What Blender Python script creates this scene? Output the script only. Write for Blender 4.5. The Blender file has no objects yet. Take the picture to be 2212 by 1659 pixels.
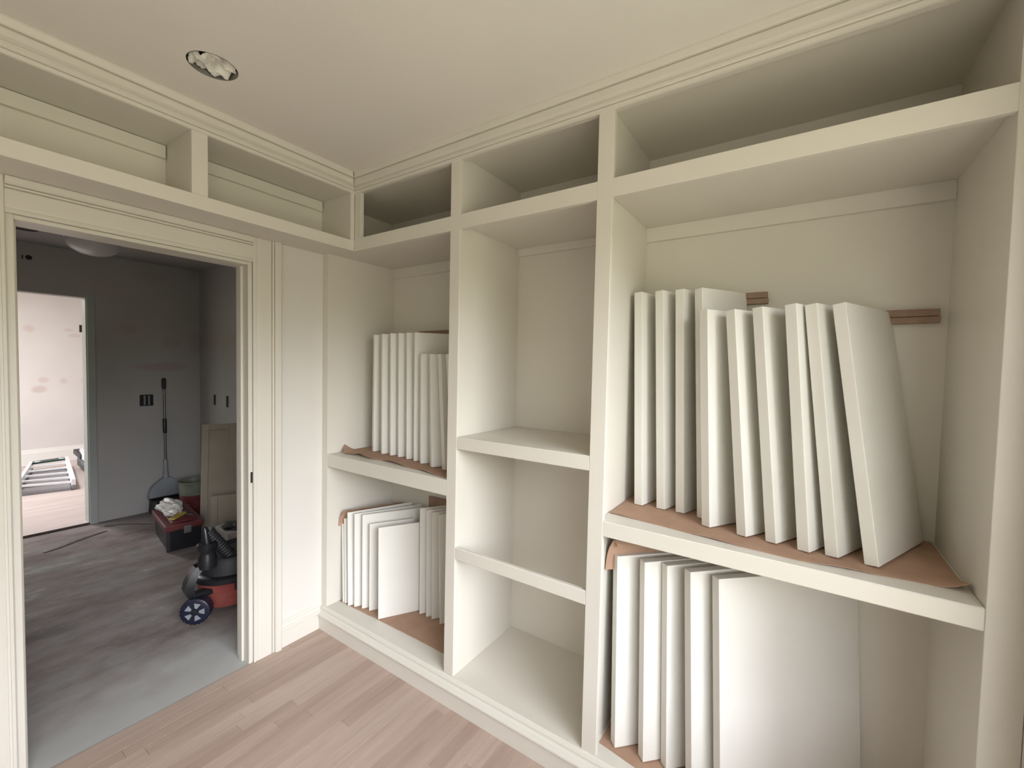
import bpy, bmesh, math, random
from mathutils import Vector, Matrix, noise
random.seed(7)
PI = math.pi
sc = bpy.context.scene
COL = sc.collection

# ------------------------------------------------------------------ camera
CAM = Vector((2.2861, -1.4439, 1.542))
yaw, pitch, roll, FPX = -.5923, -.0391, .0214, 930.508
fw = Vector((math.sin(yaw) * math.cos(pitch), math.cos(yaw) * math.cos(pitch), math.sin(pitch)))
rt = Vector((math.cos(yaw), -math.sin(yaw), 0)); up = rt.cross(fw)
r2 = rt * math.cos(roll) + up * math.sin(roll); u2 = up * math.cos(roll) - rt * math.sin(roll)
cd = bpy.data.cameras.new('camera'); cam = bpy.data.objects.new('camera', cd); COL.objects.link(cam)
cam.matrix_world = Matrix(((r2.x, u2.x, -fw.x, CAM.x), (r2.y, u2.y, -fw.y, CAM.y), (r2.z, u2.z, -fw.z, CAM.z), (0, 0, 0, 1)))
cd.sensor_width = 36; cd.lens = FPX / 2212 * 36; cd.clip_start = .02
sc.camera = cam

# ------------------------------------------------------------------ view, world, light
sc.view_settings.view_transform = 'Standard'; sc.view_settings.look = 'None'
sc.view_settings.gamma = 1; sc.view_settings.use_curve_mapping = False
sc.view_settings.exposure = 1.27
sc.cycles.diffuse_bounces = 8; sc.cycles.max_bounces = 12

w = bpy.data.worlds.new('daylight'); sc.world = w; w.use_nodes = True
nt = w.node_tree; nt.nodes.clear()
tc = nt.nodes.new('ShaderNodeTexCoord'); sx = nt.nodes.new('ShaderNodeSeparateXYZ')
rp = nt.nodes.new('ShaderNodeValToRGB'); mr = nt.nodes.new('ShaderNodeMapRange')
bg = nt.nodes.new('ShaderNodeBackground'); wo = nt.nodes.new('ShaderNodeOutputWorld')
nt.links.new(tc.outputs['Generated'], sx.inputs[0]); nt.links.new(sx.outputs['Z'], mr.inputs[0])
mr.inputs[1].default_value = -1; mr.inputs[2].default_value = 1
nt.links.new(mr.outputs[0], rp.inputs[0]); nt.links.new(rp.outputs[0], bg.inputs[0]); nt.links.new(bg.outputs[0], wo.inputs[0])
# lawn below the horizon, a belt of trees, overcast sky above them
els = rp.color_ramp.elements
els[0].position = 0.0; els[0].color = (.54, .52, .40, 1)
els[1].position = .495; els[1].color = (.50, .48, .37, 1)
for p, c in ((.505, (.22, .24, .14, 1)), (.552, (.26, .28, .17, 1)), (.578, (1.3, 1.3, 1.38, 1)), (.68, (1.05, 1.06, 1.14, 1)), (.80, (.62, .64, .70, 1)), (1.0, (.45, .47, .54, 1))):
    e = els.new(p); e.color = c
bg.inputs['Strength'].default_value = 2.7

def portal(loc, sx_, sy_, rot):
    l = bpy.data.lights.new('window_daylight_portal', 'AREA'); l.shape = 'RECTANGLE'; l.size = sx_; l.size_y = sy_
    l.cycles.is_portal = True
    o = bpy.data.objects.new('window_daylight_portal', l); o.location = loc; o.rotation_euler = rot; COL.objects.link(o); o['kind'] = 'helper'
# hazy low sun behind thin cloud, seen through the window on the right
SAZ, SEL = math.radians(20), math.radians(23)
sl = bpy.data.lights.new('hazy_sun', 'SUN'); sl.energy = 1.95; sl.angle = math.radians(40); sl.color = (.90, .94, 1)
so = bpy.data.objects.new('hazy_sun', sl); COL.objects.link(so); so['kind'] = 'helper'
so.rotation_euler = Vector((-math.cos(SAZ) * math.cos(SEL), math.sin(SAZ) * math.cos(SEL), -math.sin(SEL))).to_track_quat('-Z', 'Y').to_euler()
RX = 2.735                                       # right end of the bookcase, a short return
WX = 2.735                                       # right wall of the room
WY0, WY1, WZ0, WZ1 = -2.40, -.17, .50, 2.2       # window in the right wall (out of frame)
portal((WX + .22, (WY0 + WY1) / 2, (WZ0 + WZ1) / 2), WZ1 - WZ0, WY1 - WY0, (0, PI / 2, 0))
FW = (-6.4, -3.6, .3, 2.3)                       # window of the far room, in its y = -3 wall
portal(((FW[0] + FW[1]) / 2, -3.05, (FW[2] + FW[3]) / 2), FW[1] - FW[0], FW[3] - FW[2], (PI / 2, 0, 0))

# unseen fill light added to brighten the room beyond the hall
ll = bpy.data.lights.new('far_room_fill', 'AREA'); ll.shape = 'DISK'; ll.size = .5; ll.energy = 24; ll.color = (1, .96, .95)
lo = bpy.data.objects.new('far_room_fill', ll); lo.location = (-4.9, -.9, 2.52); COL.objects.link(lo); lo['kind'] = 'helper'

# ------------------------------------------------------------------ materials
def mat(name, col, rough=.5, metal=0, nodes=None, spec=.5, alpha=1):
    m = bpy.data.materials.new(name); m.use_nodes = True; t = m.node_tree
    b = t.nodes['Principled BSDF']
    b.inputs['Base Color'].default_value = (*col, 1); b.inputs['Roughness'].default_value = rough
    b.inputs['Metallic'].default_value = metal; b.inputs['Specular IOR Level'].default_value = spec
    if nodes: nodes(t, b)
    return m
def N(t, kind, **kw):
    n = t.nodes.new(kind)
    for k, v in kw.items(): setattr(n, k, v)
    return n
def noise_tex(t, scale, detail=3, rough=.5, stretch=None):
    c = N(t, 'ShaderNodeTexCoord'); n = N(t, 'ShaderNodeTexNoise')
    n.inputs['Scale'].default_value = scale; n.inputs['Detail'].default_value = detail; n.inputs['Roughness'].default_value = rough
    if stretch:
        m = N(t, 'ShaderNodeMapping'); m.inputs['Scale'].default_value = stretch
        t.links.new(c.outputs['Object'], m.inputs[0]); t.links.new(m.outputs[0], n.inputs[0])
    else: t.links.new(c.outputs['Object'], n.inputs[0])
    return n
def ramp(t, src, stops):
    r = N(t, 'ShaderNodeValToRGB'); e = r.color_ramp.elements
    e[0].position, e[0].color = stops[0][0], (*stops[0][1], 1); e[1].position, e[1].color = stops[-1][0], (*stops[-1][1], 1)
    for p, c in stops[1:-1]: x = e.new(p); x.color = (*c, 1)
    t.links.new(src, r.inputs[0]); return r
def bump(t, b, src, strength, dist=.001):
    n = N(t, 'ShaderNodeBump'); n.inputs['Strength'].default_value = strength; n.inputs['Distance'].default_value = dist
    t.links.new(src, n.inputs['Height']); t.links.new(n.outputs[0], b.inputs['Normal'])
def paint(c1, c2, sc_=2.5, bs=.15, bscale=220):
    def f(t, b):
        n = noise_tex(t, sc_, 2); r = ramp(t, n.outputs[0], [(.3, c1), (.7, c2)])
        t.links.new(r.outputs[0], b.inputs['Base Color'])
        n2 = noise_tex(t, bscale, 2); bump(t, b, n2.outputs[0], bs)
    return f
M = {}
M['cabinet'] = mat('cream_satin_paint', (.66, .63, .565), .42, nodes=paint((.65, .62, .555), (.67, .64, .575)), spec=.35)
M['panel'] = mat('cream_panel_paint', (.82, .81, .75), .4, nodes=paint((.70, .685, .635), (.72, .705, .655), 6, .1), spec=.35)
M['wall'] = mat('cream_wall_paint', (.8, .78, .72), .55, nodes=paint((.66, .635, .59), (.68, .655, .61)), spec=.25)
M['ceiling'] = mat('ceiling_paint', (.78, .75, .68), .8, nodes=paint((.73, .70, .65), (.76, .73, .68), 1.6, .25, 300), spec=.2)
M['bright_wall'] = mat('plain_white_wall', (.8, .79, .76), .7, nodes=paint((.79, .78, .75), (.81, .80, .77)), spec=.2)

def spots_wall(name, base, spot, spots, plane='x'):
    """plaster patches: soft ellipses at fixed places on a wall (object space = world space here)"""
    def f(t, b):
        c = N(t, 'ShaderNodeTexCoord'); acc = None
        nz = noise_tex(t, 5, 3); wob = N(t, 'ShaderNodeMath', operation='MULTIPLY_ADD')
        t.links.new(nz.outputs[0], wob.inputs[0]); wob.inputs[1].default_value = .9; wob.inputs[2].default_value = -.45
        for (y, z, ry, rz, s) in spots:
            v = N(t, 'ShaderNodeVectorMath', operation='SUBTRACT'); v.inputs[1].default_value = (0, y, z)
            m = N(t, 'ShaderNodeVectorMath', operation='MULTIPLY'); m.inputs[1].default_value = (0, 1 / ry, 1 / rz)
            l = N(t, 'ShaderNodeVectorMath', operation='LENGTH'); a = N(t, 'ShaderNodeMath', operation='ADD')
            g = N(t, 'ShaderNodeMapRange'); g.inputs[1].default_value = .6; g.inputs[2].default_value = 1.15; g.inputs[3].default_value = s; g.inputs[4].default_value = 0
            t.links.new(c.outputs['Object'], v.inputs[0]); t.links.new(v.outputs[0], m.inputs[0]); t.links.new(m.outputs[0], l.inputs[0])
            t.links.new(l.outputs['Value'], a.inputs[0]); t.links.new(wob.outputs[0], a.inputs[1]); t.links.new(a.outputs[0], g.inputs[0])
            if acc is None: acc = g.outputs[0]
            else:
                x = N(t, 'ShaderNodeMath', operation='MAXIMUM'); t.links.new(acc, x.inputs[0]); t.links.new(g.outputs[0], x.inputs[1]); acc = x.outputs[0]
        n = noise_tex(t, 1.3, 3); r = ramp(t, n.outputs[0], [(.3, base), (.7, tuple(k * .9 for k in base))])
        mx = N(t, 'ShaderNodeMix', data_type='RGBA'); t.links.new(acc, mx.inputs[0]); t.links.new(r.outputs[0], mx.inputs[6]); mx.inputs[7].default_value = (*spot, 1)
        t.links.new(mx.outputs[2], b.inputs['Base Color'])
    return mat(name, base, .85, nodes=f, spec=.15)
M['hall_wall'] = spots_wall('grey_primed_plaster', (.40, .385, .37), (.375, .315, .30),
    [(-.06, 1.83, .08, .07, .8), (.21, 1.47, .26, .05, 1), (.30, 1.72, .08, .06, .6), (.50, 1.74, .06, .12, .6), (.13, 2.36, .15, .06, .5), (-.2, 2.2, .15, .1, .3)])
M['far_wall'] = spots_wall('patched_white_plaster', (.74, .71, .70), (.60, .51, .49),
    [(-.21, 1.94, .07, .06, .7), (.18, 1.95, .06, .03, .6), (.25, 1.87, .07, .03, .6), (-.08, 1.22, .06, .045, .7), (.12, 1.20, .05, .05, .6), (-.13, 1.08, .08, .055, .9), (.33, 1.2, .04, .06, .5)])

def plank_nodes(t, b):
    oi = N(t, 'ShaderNodeObjectInfo')
    r = ramp(t, oi.outputs['Random'], [(0, (.40, .30, .25)), (.25, (.45, .345, .29)), (.5, (.47, .365, .31)), (.75, (.43, .325, .27)), (1, (.495, .39, .33))])
    n = noise_tex(t, 1, 6, .62, (42, 2.4, 5))
    r2_ = ramp(t, n.outputs[0], [(.28, (.90, .885, .875)), (.5, (1, 1, 1)), (.75, (1.05, 1.05, 1.05))])
    n3 = noise_tex(t, 1, 3, .5, (9, 1.1, 3)); r3 = ramp(t, n3.outputs[0], [(.3, (.88, .86, .85)), (.65, (1.04, 1.05, 1.05))])
    m = N(t, 'ShaderNodeMix', data_type='RGBA', blend_type='MULTIPLY'); m.inputs[0].default_value = 1
    t.links.new(r.outputs[0], m.inputs[6]); t.links.new(r2_.outputs[0], m.inputs[7])
    m2 = N(t, 'ShaderNodeMix', data_type='RGBA', blend_type='MULTIPLY'); m2.inputs[0].default_value = 1
    t.links.new(m.outputs[2], m2.inputs[6]); t.links.new(r3.outputs[0], m2.inputs[7])
    t.links.new(m2.outputs[2], b.inputs['Base Color']); bump(t, b, n.outputs[0], .2)
M['plank'] = mat('raw_oak_strip', (.45, .34, .28), .7, nodes=plank_nodes, spec=.25)
def far_floor(t, b):
    n = noise_tex(t, 1, 5, .6, (14, 1.2, 1)); r = ramp(t, n.outputs[0], [(.3, (.50, .42, .39)), (.7, (.64, .56, .53))])
    t.links.new(r.outputs[0], b.inputs['Base Color'])
M['far_floor'] = mat('sanded_pale_floor', (.6, .52, .48), .6, nodes=far_floor)
def concrete(t, b):
    n = noise_tex(t, 1.6, 10, .66, (1.3, .8, 1)); r = ramp(t, n.outputs[0], [(.32, (.15, .13, .125)), (.45, (.25, .222, .215)), (.56, (.30, .283, .276)), (.68, (.52, .52, .505))])
    n2 = noise_tex(t, 1, 8, .7, (9, 3.0, 1)); r2_ = ramp(t, n2.outputs[0], [(.32, (.80, .78, .78)), (.5, (1, 1, 1)), (.72, (1.18, 1.18, 1.18))])
    n4 = noise_tex(t, 2.1, 3, .6); r4 = ramp(t, n4.outputs[0], [(.38, (1.0, .93, .91)), (.62, (1.0, 1.03, 1.02))])
    m = N(t, 'ShaderNodeMix', data_type='RGBA', blend_type='MULTIPLY'); m.inputs[0].default_value = 1
    t.links.new(r.outputs[0], m.inputs[6]); t.links.new(r2_.outputs[0], m.inputs[7])
    m2 = N(t, 'ShaderNodeMix', data_type='RGBA', blend_type='MULTIPLY'); m2.inputs[0].default_value = 1
    t.links.new(m.outputs[2], m2.inputs[6]); t.links.new(r4.outputs[0], m2.inputs[7])
    # window light along the threshold, painted in as a paler tone, and a dark scrape further in
    c = N(t, 'ShaderNodeTexCoord'); s = N(t, 'ShaderNodeSeparateXYZ'); t.links.new(c.outputs['Object'], s.inputs[0])
    a = N(t, 'ShaderNodeMath', operation='MULTIPLY_ADD'); t.links.new(n4.outputs[0], a.inputs[0]); a.inputs[1].default_value = .7; t.links.new(s.outputs['X'], a.inputs[2])
    g = N(t, 'ShaderNodeMapRange', interpolation_type='SMOOTHSTEP'); t.links.new(a.outputs[0], g.inputs[0])
    g.inputs[1].default_value = -.28; g.inputs[2].default_value = .22; g.inputs[3].default_value = 0; g.inputs[4].default_value = .75
    m3 = N(t, 'ShaderNodeMix', data_type='RGBA'); t.links.new(g.outputs[0], m3.inputs[0]); t.links.new(m2.outputs[2], m3.inputs[6]); m3.inputs[7].default_value = (.52, .535, .52, 1)
    t.links.new(m3.outputs[2], b.inputs['Base Color']); bump(t, b, n.outputs[0], .5, .004)
M['concrete'] = mat('dusty_concrete', (.3, .28, .27), .8, nodes=concrete, spec=.2)
M['kraft'] = mat('brown_kraft_paper', (.42, .27, .19), .75, nodes=paint((.37, .235, .165), (.44, .29, .205), 9, .4, 60), spec=.2)
M['card'] = mat('brown_corrugated_card', (.30, .20, .14), .8, nodes=paint((.27, .18, .13), (.33, .23, .17), 30), spec=.15)
M['brass_dark'] = mat('dark_steel', (.05, .045, .04), .5, .6)
M['black'] = mat('black_plastic', (.014, .014, .017), .33, nodes=lambda t, b: bump(t, b, noise_tex(t, 300, 2).outputs[0], .1))
M['black_rough'] = mat('black_ribbed_plastic', (.02, .02, .022), .6, nodes=lambda t, b: bump(t, b, noise_tex(t, 120, 2).outputs[0], .3))
M['navy'] = mat('blue_black_wheel_plastic', (.012, .014, .03), .35, nodes=lambda t, b: bump(t, b, noise_tex(t, 200, 2).outputs[0], .1))
M['red'] = mat('dusty_red_plastic', (.24, .04, .03), .45, nodes=paint((.20, .028, .022), (.30, .085, .07), 7))
M['darkred'] = mat('dark_red_plastic', (.17, .02, .025), .4, nodes=paint((.09, .010, .013), (.15, .035, .035), 9))
M['greyplastic'] = mat('grey_plastic', (.23, .25, .27), .5, nodes=paint((.21, .23, .25), (.26, .28, .30), 5))
M['steel'] = mat('brushed_steel', (.55, .55, .56), .3, 1, nodes=lambda t, b: bump(t, b, noise_tex(t, 90, 2).outputs[0], .1))
M['poledark'] = mat('dull_dark_steel', (.16, .16, .16), .35, .9, nodes=lambda t, b: bump(t, b, noise_tex(t, 90, 2).outputs[0], .1))
M['alu'] = mat('bare_aluminium', (.88, .88, .90), .45, .3, nodes=lambda t, b: bump(t, b, noise_tex(t, 90, 2).outputs[0], .1))
M['ladder_shadow'] = mat('ladder_shade_grey', (.22, .21, .22), .6, nodes=lambda t, b: bump(t, b, noise_tex(t, 60, 3).outputs[0], .3))  # shade beneath the far ladder, put into the colour
M['green'] = mat('dark_green_plate', (.005, .035, .03), .4, nodes=lambda t, b: bump(t, b, noise_tex(t, 90, 2).outputs[0], .1))
M['hole'] = mat('dark_box_interior', (.012, .011, .010), .7, nodes=lambda t, b: bump(t, b, noise_tex(t, 90, 2).outputs[0], .1))
M['galv'] = mat('galvanised_can', (.35, .34, .32), .45, .7, nodes=lambda t, b: bump(t, b, noise_tex(t, 60, 2).outputs[0], .2))
M['shade'] = mat('opal_glass', (.62, .60, .60), .3, nodes=lambda t, b: bump(t, b, noise_tex(t, 20, 2).outputs[0], .05))
M['beige'] = mat('beige_primed_board', (.36, .31, .235), .6, nodes=paint((.30, .255, .19), (.35, .30, .225), 3))
M['whitebag'] = mat('white_plastic_film', (.68, .67, .62), .35, nodes=paint((.60, .59, .54), (.74, .73, .70), 20))
M['yellow'] = mat('yellow_plastic_film', (.55, .42, .08), .4, nodes=paint((.5, .38, .06), (.62, .48, .12), 20))
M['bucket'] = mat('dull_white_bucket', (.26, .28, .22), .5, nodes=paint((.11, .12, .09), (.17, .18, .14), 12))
M['carton'] = mat('greyish_white_carton', (.40, .38, .37), .7, nodes=paint((.36, .34, .33), (.45, .42, .41), 14))
M['dirt'] = mat('dry_mud_streak', (.10, .075, .065), .9, nodes=paint((.08, .06, .05), (.15, .11, .10), 30))
def film(t, b):
    n = noise_tex(t, 14, 2); r = ramp(t, n.outputs[0], [(.35, (.62, .60, .55)), (.6, (.80, .78, .72))]); t.links.new(r.outputs[0], b.inputs['Base Color'])
M['film'] = mat('crumpled_masking_film', (.7, .68, .62), .28, nodes=film)
m = bpy.data.materials.new('window_glass'); m.use_nodes = True; t = m.node_tree; t.nodes.clear()
o_ = N(t, 'ShaderNodeOutputMaterial'); tr = N(t, 'ShaderNodeBsdfTransparent'); gl = N(t, 'ShaderNodeBsdfGlossy'); gl.inputs['Roughness'].default_value = .02
mx = N(t, 'ShaderNodeMixShader'); mx.inputs[0].default_value = .06; t.links.new(tr.outputs[0], mx.inputs[1]); t.links.new(gl.outputs[0], mx.inputs[2]); t.links.new(mx.outputs[0], o_.inputs[0])
M['glass'] = m

# ------------------------------------------------------------------ helpers (all shapes are given in world metres)
def origin(o):
    v = Vector((0, 0, 0))
    while o is not None: v += o.location; o = o.parent
    return v
def obj(name, bm, m, parent=None, smooth=False, keep=False):
    bm.normal_update()
    if parent is None and not keep:
        xs = [v.co for v in bm.verts]
        c = Vector(((min(v.x for v in xs) + max(v.x for v in xs)) / 2, (min(v.y for v in xs) + max(v.y for v in xs)) / 2, min(v.z for v in xs)))
    else: c = origin(parent) if parent else Vector((0, 0, 0))
    bmesh.ops.translate(bm, verts=bm.verts, vec=-c)
    me = bpy.data.meshes.new(name); bm.to_mesh(me); bm.free()
    if smooth: me.polygons.foreach_set('use_smooth', [True] * len(me.polygons)); me.set_sharp_from_angle(angle=math.radians(smooth if smooth > 1 else 40))
    me.materials.append(M[m] if isinstance(m, str) else m)
    o = bpy.data.objects.new(name, me); COL.objects.link(o)
    if parent is not None: o.parent = parent
    else: o.location = c
    return o
def tag(o, label=None, cat=None, group=None, kind=None):
    for k, v in (('label', label), ('category', cat), ('group', group), ('kind', kind)):
        if v: o[k] = v
    return o
def empty(name, loc, label, cat, group=None):
    o = bpy.data.objects.new(name, None); o.location = loc; o.empty_display_size = .05; COL.objects.link(o)
    return tag(o, label, cat, group)
def NB(): return bmesh.new()
def box(x0, x1, y0, y1, z0, z1, bev=0, bm=None, seg=1):
    b = bmesh.new() if (bm is None or bev) else bm
    v = [b.verts.new((x, y, z)) for x in (x0, x1) for y in (y0, y1) for z in (z0, z1)]
    for f in ((0, 1, 3, 2), (4, 6, 7, 5), (0, 4, 5, 1), (2, 3, 7, 6), (0, 2, 6, 4), (1, 5, 7, 3)): b.faces.new([v[i] for i in f])
    if bev:
        bmesh.ops.bevel(b, geom=b.edges[:], offset=bev, segments=seg, affect='EDGES', profile=.5)
        if bm is not None: join(bm, b); return bm
    return b
def join(dst, src, mtx=None):
    if mtx is not None: bmesh.ops.transform(src, matrix=mtx, verts=src.verts)
    idx = {}
    for v in src.verts: idx[v] = dst.verts.new(v.co)
    for f in src.faces:
        try: dst.faces.new([idx[v] for v in f.verts])
        except ValueError: pass
    src.free(); return dst
def hexa(p, bev=0):
    """8 points: bottom 4 ccw, top 4 ccw"""
    b = bmesh.new(); v = [b.verts.new(q) for q in p]
    for f in ((3, 2, 1, 0), (4, 5, 6, 7), (0, 1, 5, 4), (1, 2, 6, 5), (2, 3, 7, 6), (3, 0, 4, 7)): b.faces.new([v[i] for i in f])
    if bev: bmesh.ops.bevel(b, geom=b.edges[:], offset=bev, segments=2, affect='EDGES', profile=.5)
    return b
def extrude_profile(pts, a, b_, frame, bm=None, ma=0, mb=0):
    """pts: list of (out, height); swept from a to b; frame(out,h,s)->xyz ; ma/mb mitre factor on out"""
    bm = bm or bmesh.new()
    A = [bm.verts.new(frame(o, h, a + ma * o)) for o, h in pts]; B = [bm.verts.new(frame(o, h, b_ + mb * o)) for o, h in pts]
    n = len(pts)
    for i in range(n):
        j = (i + 1) % n; bm.faces.new((A[i], A[j], B[j], B[i]))
    bm.faces.new(A[::-1]); bm.faces.new(B)
    bmesh.ops.recalc_face_normals(bm, faces=bm.faces[:]); return bm
def tube(path, rad, n=12, bm=None, closed_caps=True):
    bm = bm or bmesh.new(); P = [Vector(p) for p in path]; R = rad if isinstance(rad, (list, tuple)) else [rad] * len(P)
    rings = []; ref = None
    for i, p in enumerate(P):
        d = (P[min(i + 1, len(P) - 1)] - P[max(i - 1, 0)]).normalized()
        if ref is None: ref = Vector((0, 0, 1)) if abs(d.z) < .9 else Vector((1, 0, 0))
        a = d.cross(ref).normalized(); c = a.cross(d).normalized(); ref = c
        rings.append([bm.verts.new(p + (a * math.cos(k * 2 * PI / n) + c * math.sin(k * 2 * PI / n)) * R[i]) for k in range(n)])
    for i in range(len(rings) - 1):
        for k in range(n): bm.faces.new((rings[i][k], rings[i][(k + 1) % n], rings[i + 1][(k + 1) % n], rings[i + 1][k]))
    if closed_caps: bm.faces.new(rings[0][::-1]); bm.faces.new(rings[-1])
    bmesh.ops.recalc_face_normals(bm, faces=bm.faces[:]); return bm
def lathe(c, prof, n=32, axis='z', bm=None):
    """prof: list of (r, h) ; axis z or y"""
    bm = bm or bmesh.new(); rings = []
    for r, h in prof:
        ring = []
        for k in range(n):
            a = k * 2 * PI / n
            q = (c[0] + r * math.cos(a), c[1] + r * math.sin(a), c[2] + h) if axis == 'z' else (c[0] + r * math.cos(a), c[1] + h, c[2] + r * math.sin(a))
            ring.append(bm.verts.new(q))
        rings.append(ring)
    for i in range(len(rings) - 1):
        for k in range(n): bm.faces.new((rings[i][k], rings[i][(k + 1) % n], rings[i + 1][(k + 1) % n], rings[i + 1][k]))
    bm.faces.new(rings[0][::-1]); bm.faces.new(rings[-1])
    bmesh.ops.recalc_face_normals(bm, faces=bm.faces[:]); return bm
def sheet(front, back, nx, ny, zf, th=.0015):
    """thin sheet between two polylines (parameter 0..1), height zf(s,t,x,y)"""
    def at(pl, s):
        k = s * (len(pl) - 1); i = min(int(k), len(pl) - 2); f = k - i
        return Vector(pl[i]).lerp(Vector(pl[i + 1]), f)
    bm = bmesh.new(); T = []; B = []
    for i in range(nx + 1):
        s = i / nx; a = at(front, s); b = at(back, s); rT = []; rB = []
        for j in range(ny + 1):
            t_ = j / ny; p = a.lerp(b, t_); z = zf(s, t_, p.x, p.y)
            rT.append(bm.verts.new((p.x, p.y, z + th))); rB.append(bm.verts.new((p.x, p.y, z)))
        T.append(rT); B.append(rB)
    for i in range(nx):
        for j in range(ny):
            bm.faces.new((T[i][j], T[i + 1][j], T[i + 1][j + 1], T[i][j + 1])); bm.faces.new((B[i][j], B[i][j + 1], B[i + 1][j + 1], B[i + 1][j]))
    for i in range(nx):
        bm.faces.new((T[i][0], B[i][0], B[i + 1][0], T[i + 1][0])); bm.faces.new((T[i][ny], T[i + 1][ny], B[i + 1][ny], B[i][ny]))
    for j in range(ny):
        bm.faces.new((T[0][j], T[0][j + 1], B[0][j + 1], B[0][j])); bm.faces.new((T[nx][j], B[nx][j], B[nx][j + 1], T[nx][j + 1]))
    bmesh.ops.recalc_face_normals(bm, faces=bm.faces[:]); return bm
def S(name, bm, m, parent=None, smooth=False): return tag(obj(name, bm, m, parent, smooth, keep=True), kind='structure')

# ------------------------------------------------------------------ room shell
CE, HC = 2.533, 2.50              # ceilings
YF, YB = -2.7, .50                # wall behind the camera, wall behind the bookcase
# closet floor: base slab + oak strips as parts
fl = S('floor', box(-.0, WX + .2, YF, YB + .1, -.12, -.019), 'concrete')
PW = .0572; x = .004
while x < WX - .001:
    x1 = min(x + PW, WX); y = YF + random.uniform(-.6, 0)
    while y < (-.03 if x < RX - .02 else -.125):
        L = random.choice((.6, .8, 1.0, 1.25, 1.5)); y1 = y + L
        a, b = max(y, YF), min(y1, .0 if x < RX - .02 else -.1205)
        if b - a > .03:
            zt = random.uniform(-.0006, 0)
            obj('plank', box(x + .0003, x1 - .0003, a + .0004, b - .0004, -.019, zt, .0007), 'plank', fl)
        y = y1
    x = x1
S('floor_hall', box(-3.27, -.0, -3.0, .546, -.12, -.004), 'concrete')
S('floor_far_room', box(-6.8, -3.16, -3.0, 2.0, -.12, .014), 'far_floor')
S('trim_13', box(-3.162, -3.150, -1.25, -.33, -.004, .016, .003), mat('dark_wood_edge', (.06, .035, .03), .6, nodes=paint((.05, .03, .025), (.08, .05, .04), 20)))

# ceiling with a round cut-out for the light
HX, HY, HR = .598, -.782, .073
bm = NB(); n = 48; inner = []; outer = []
x0, x1, y0, y1 = 0.0 - .12, WX + .2, YF - .1, YB + .1
corner = []
for k in range(n):
    a = 2 * PI * k / n + PI / 4; c_, s_ = math.cos(a), math.sin(a)
    inner.append((HX + HR * c_, HY + HR * s_))
    mxx = max(abs(c_), abs(s_)); outer.append((HX + .4 * c_ / mxx, HY + .4 * s_ / mxx))
iv = [bm.verts.new((p[0], p[1], CE)) for p in inner]; ov = [bm.verts.new((p[0], p[1], CE)) for p in outer]
it = [bm.verts.new((p[0], p[1], CE + .012)) for p in inner]
for k in range(n):
    j = (k + 1) % n; bm.faces.new((iv[k], ov[k], ov[j], iv[j])); bm.faces.new((iv[k], iv[j], it[j], it[k]))
q = n // 4; cs = [ov[0], ov[q], ov[2 * q], ov[3 * q]]      # (+,+) (-,+) (-,-) (+,-)
C4 = [bm.verts.new((x1, y1, CE)), bm.verts.new((x0, y1, CE)), bm.verts.new((x0, y0, CE)), bm.verts.new((x1, y0, CE))]
for i in range(4):
    j = (i + 1) % 4; strip = [ov[(i * q + k) % n] for k in range(q + 1)]
    bm.faces.new([C4[i], C4[j]] + strip[::-1])
for f in bm.faces:
    pass
bmesh.ops.recalc_face_normals(bm, faces=bm.faces[:])
S('ceiling', bm, 'ceiling')
S('ceiling_slab', box(x0, x1, y0, y1, CE + .16, CE + .2), 'ceiling')
S('ceiling_hall', box(-3.27, -.12, -3.0, .546, HC, HC + .1), 'hall_wall')
S('ceiling_far_room', box(-6.8, -3.27, -3.0, 2.0, HC + .1, HC + .2), 'far_wall')

DY0, DY1, DZ = -1.185, -.378, 2.035          # rough opening of the doorway
bm = box(-.12, 0, YF, DY0, 0, 2.75); box(-.12, 0, DY1, YB + .1, 0, 2.75, bm=bm); box(-.12, 0, DY0, DY1, DZ, 2.75, bm=bm)
S('wall_left', bm, 'wall')
S('wall_back', box(0, RX + .12, YB, YB + .1, 0, 2.75), 'wall')
S('wall_front', box(-.12, WX + .2, YF - .1, YF, 0, 2.75), 'bright_wall')
bm = box(WX, WX + .2, YF, WY0, 0, 2.75); box(WX, WX + .2, WY1, YB, 0, 2.75, bm=bm)
box(WX, WX + .2, WY0, WY1, 0, WZ0, bm=bm); box(WX, WX + .2, WY0, WY1, WZ1, 2.75, bm=bm)
S('wall_right', bm, 'wall')
# its window
win = tag(bpy.data.objects.new('window_1', None), kind='structure'); COL.objects.link(win); win.location = (WX + .06, (WY0 + WY1) / 2, WZ0)
bm = NB(); F = .045
box(WX + .1, WX + .16, WY0, WY0 + F, WZ0, WZ1, bm=bm); box(WX + .1, WX + .16, WY1 - F, WY1, WZ0, WZ1, bm=bm)
box(WX + .1, WX + .16, WY0 + F, WY1 - F, WZ0, WZ0 + F, bm=bm); box(WX + .1, WX + .16, WY0 + F, WY1 - F, WZ1 - F, WZ1, bm=bm)
box(WX + .11, WX + .15, WY0 + F, WY1 - F, (WZ0 + WZ1) / 2 - .02, (WZ0 + WZ1) / 2 + .02, bm=bm)
obj('window_frame', bm, 'cabinet', win)
obj('pane', box(WX + .128, WX + .132, WY0 + F, WY1 - F, WZ0 + F, (WZ0 + WZ1) / 2 - .02), 'glass', win)
obj('pane', box(WX + .128, WX + .132, WY0 + F, WY1 - F, (WZ0 + WZ1) / 2 + .02, WZ1 - F), 'glass', win)

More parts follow.
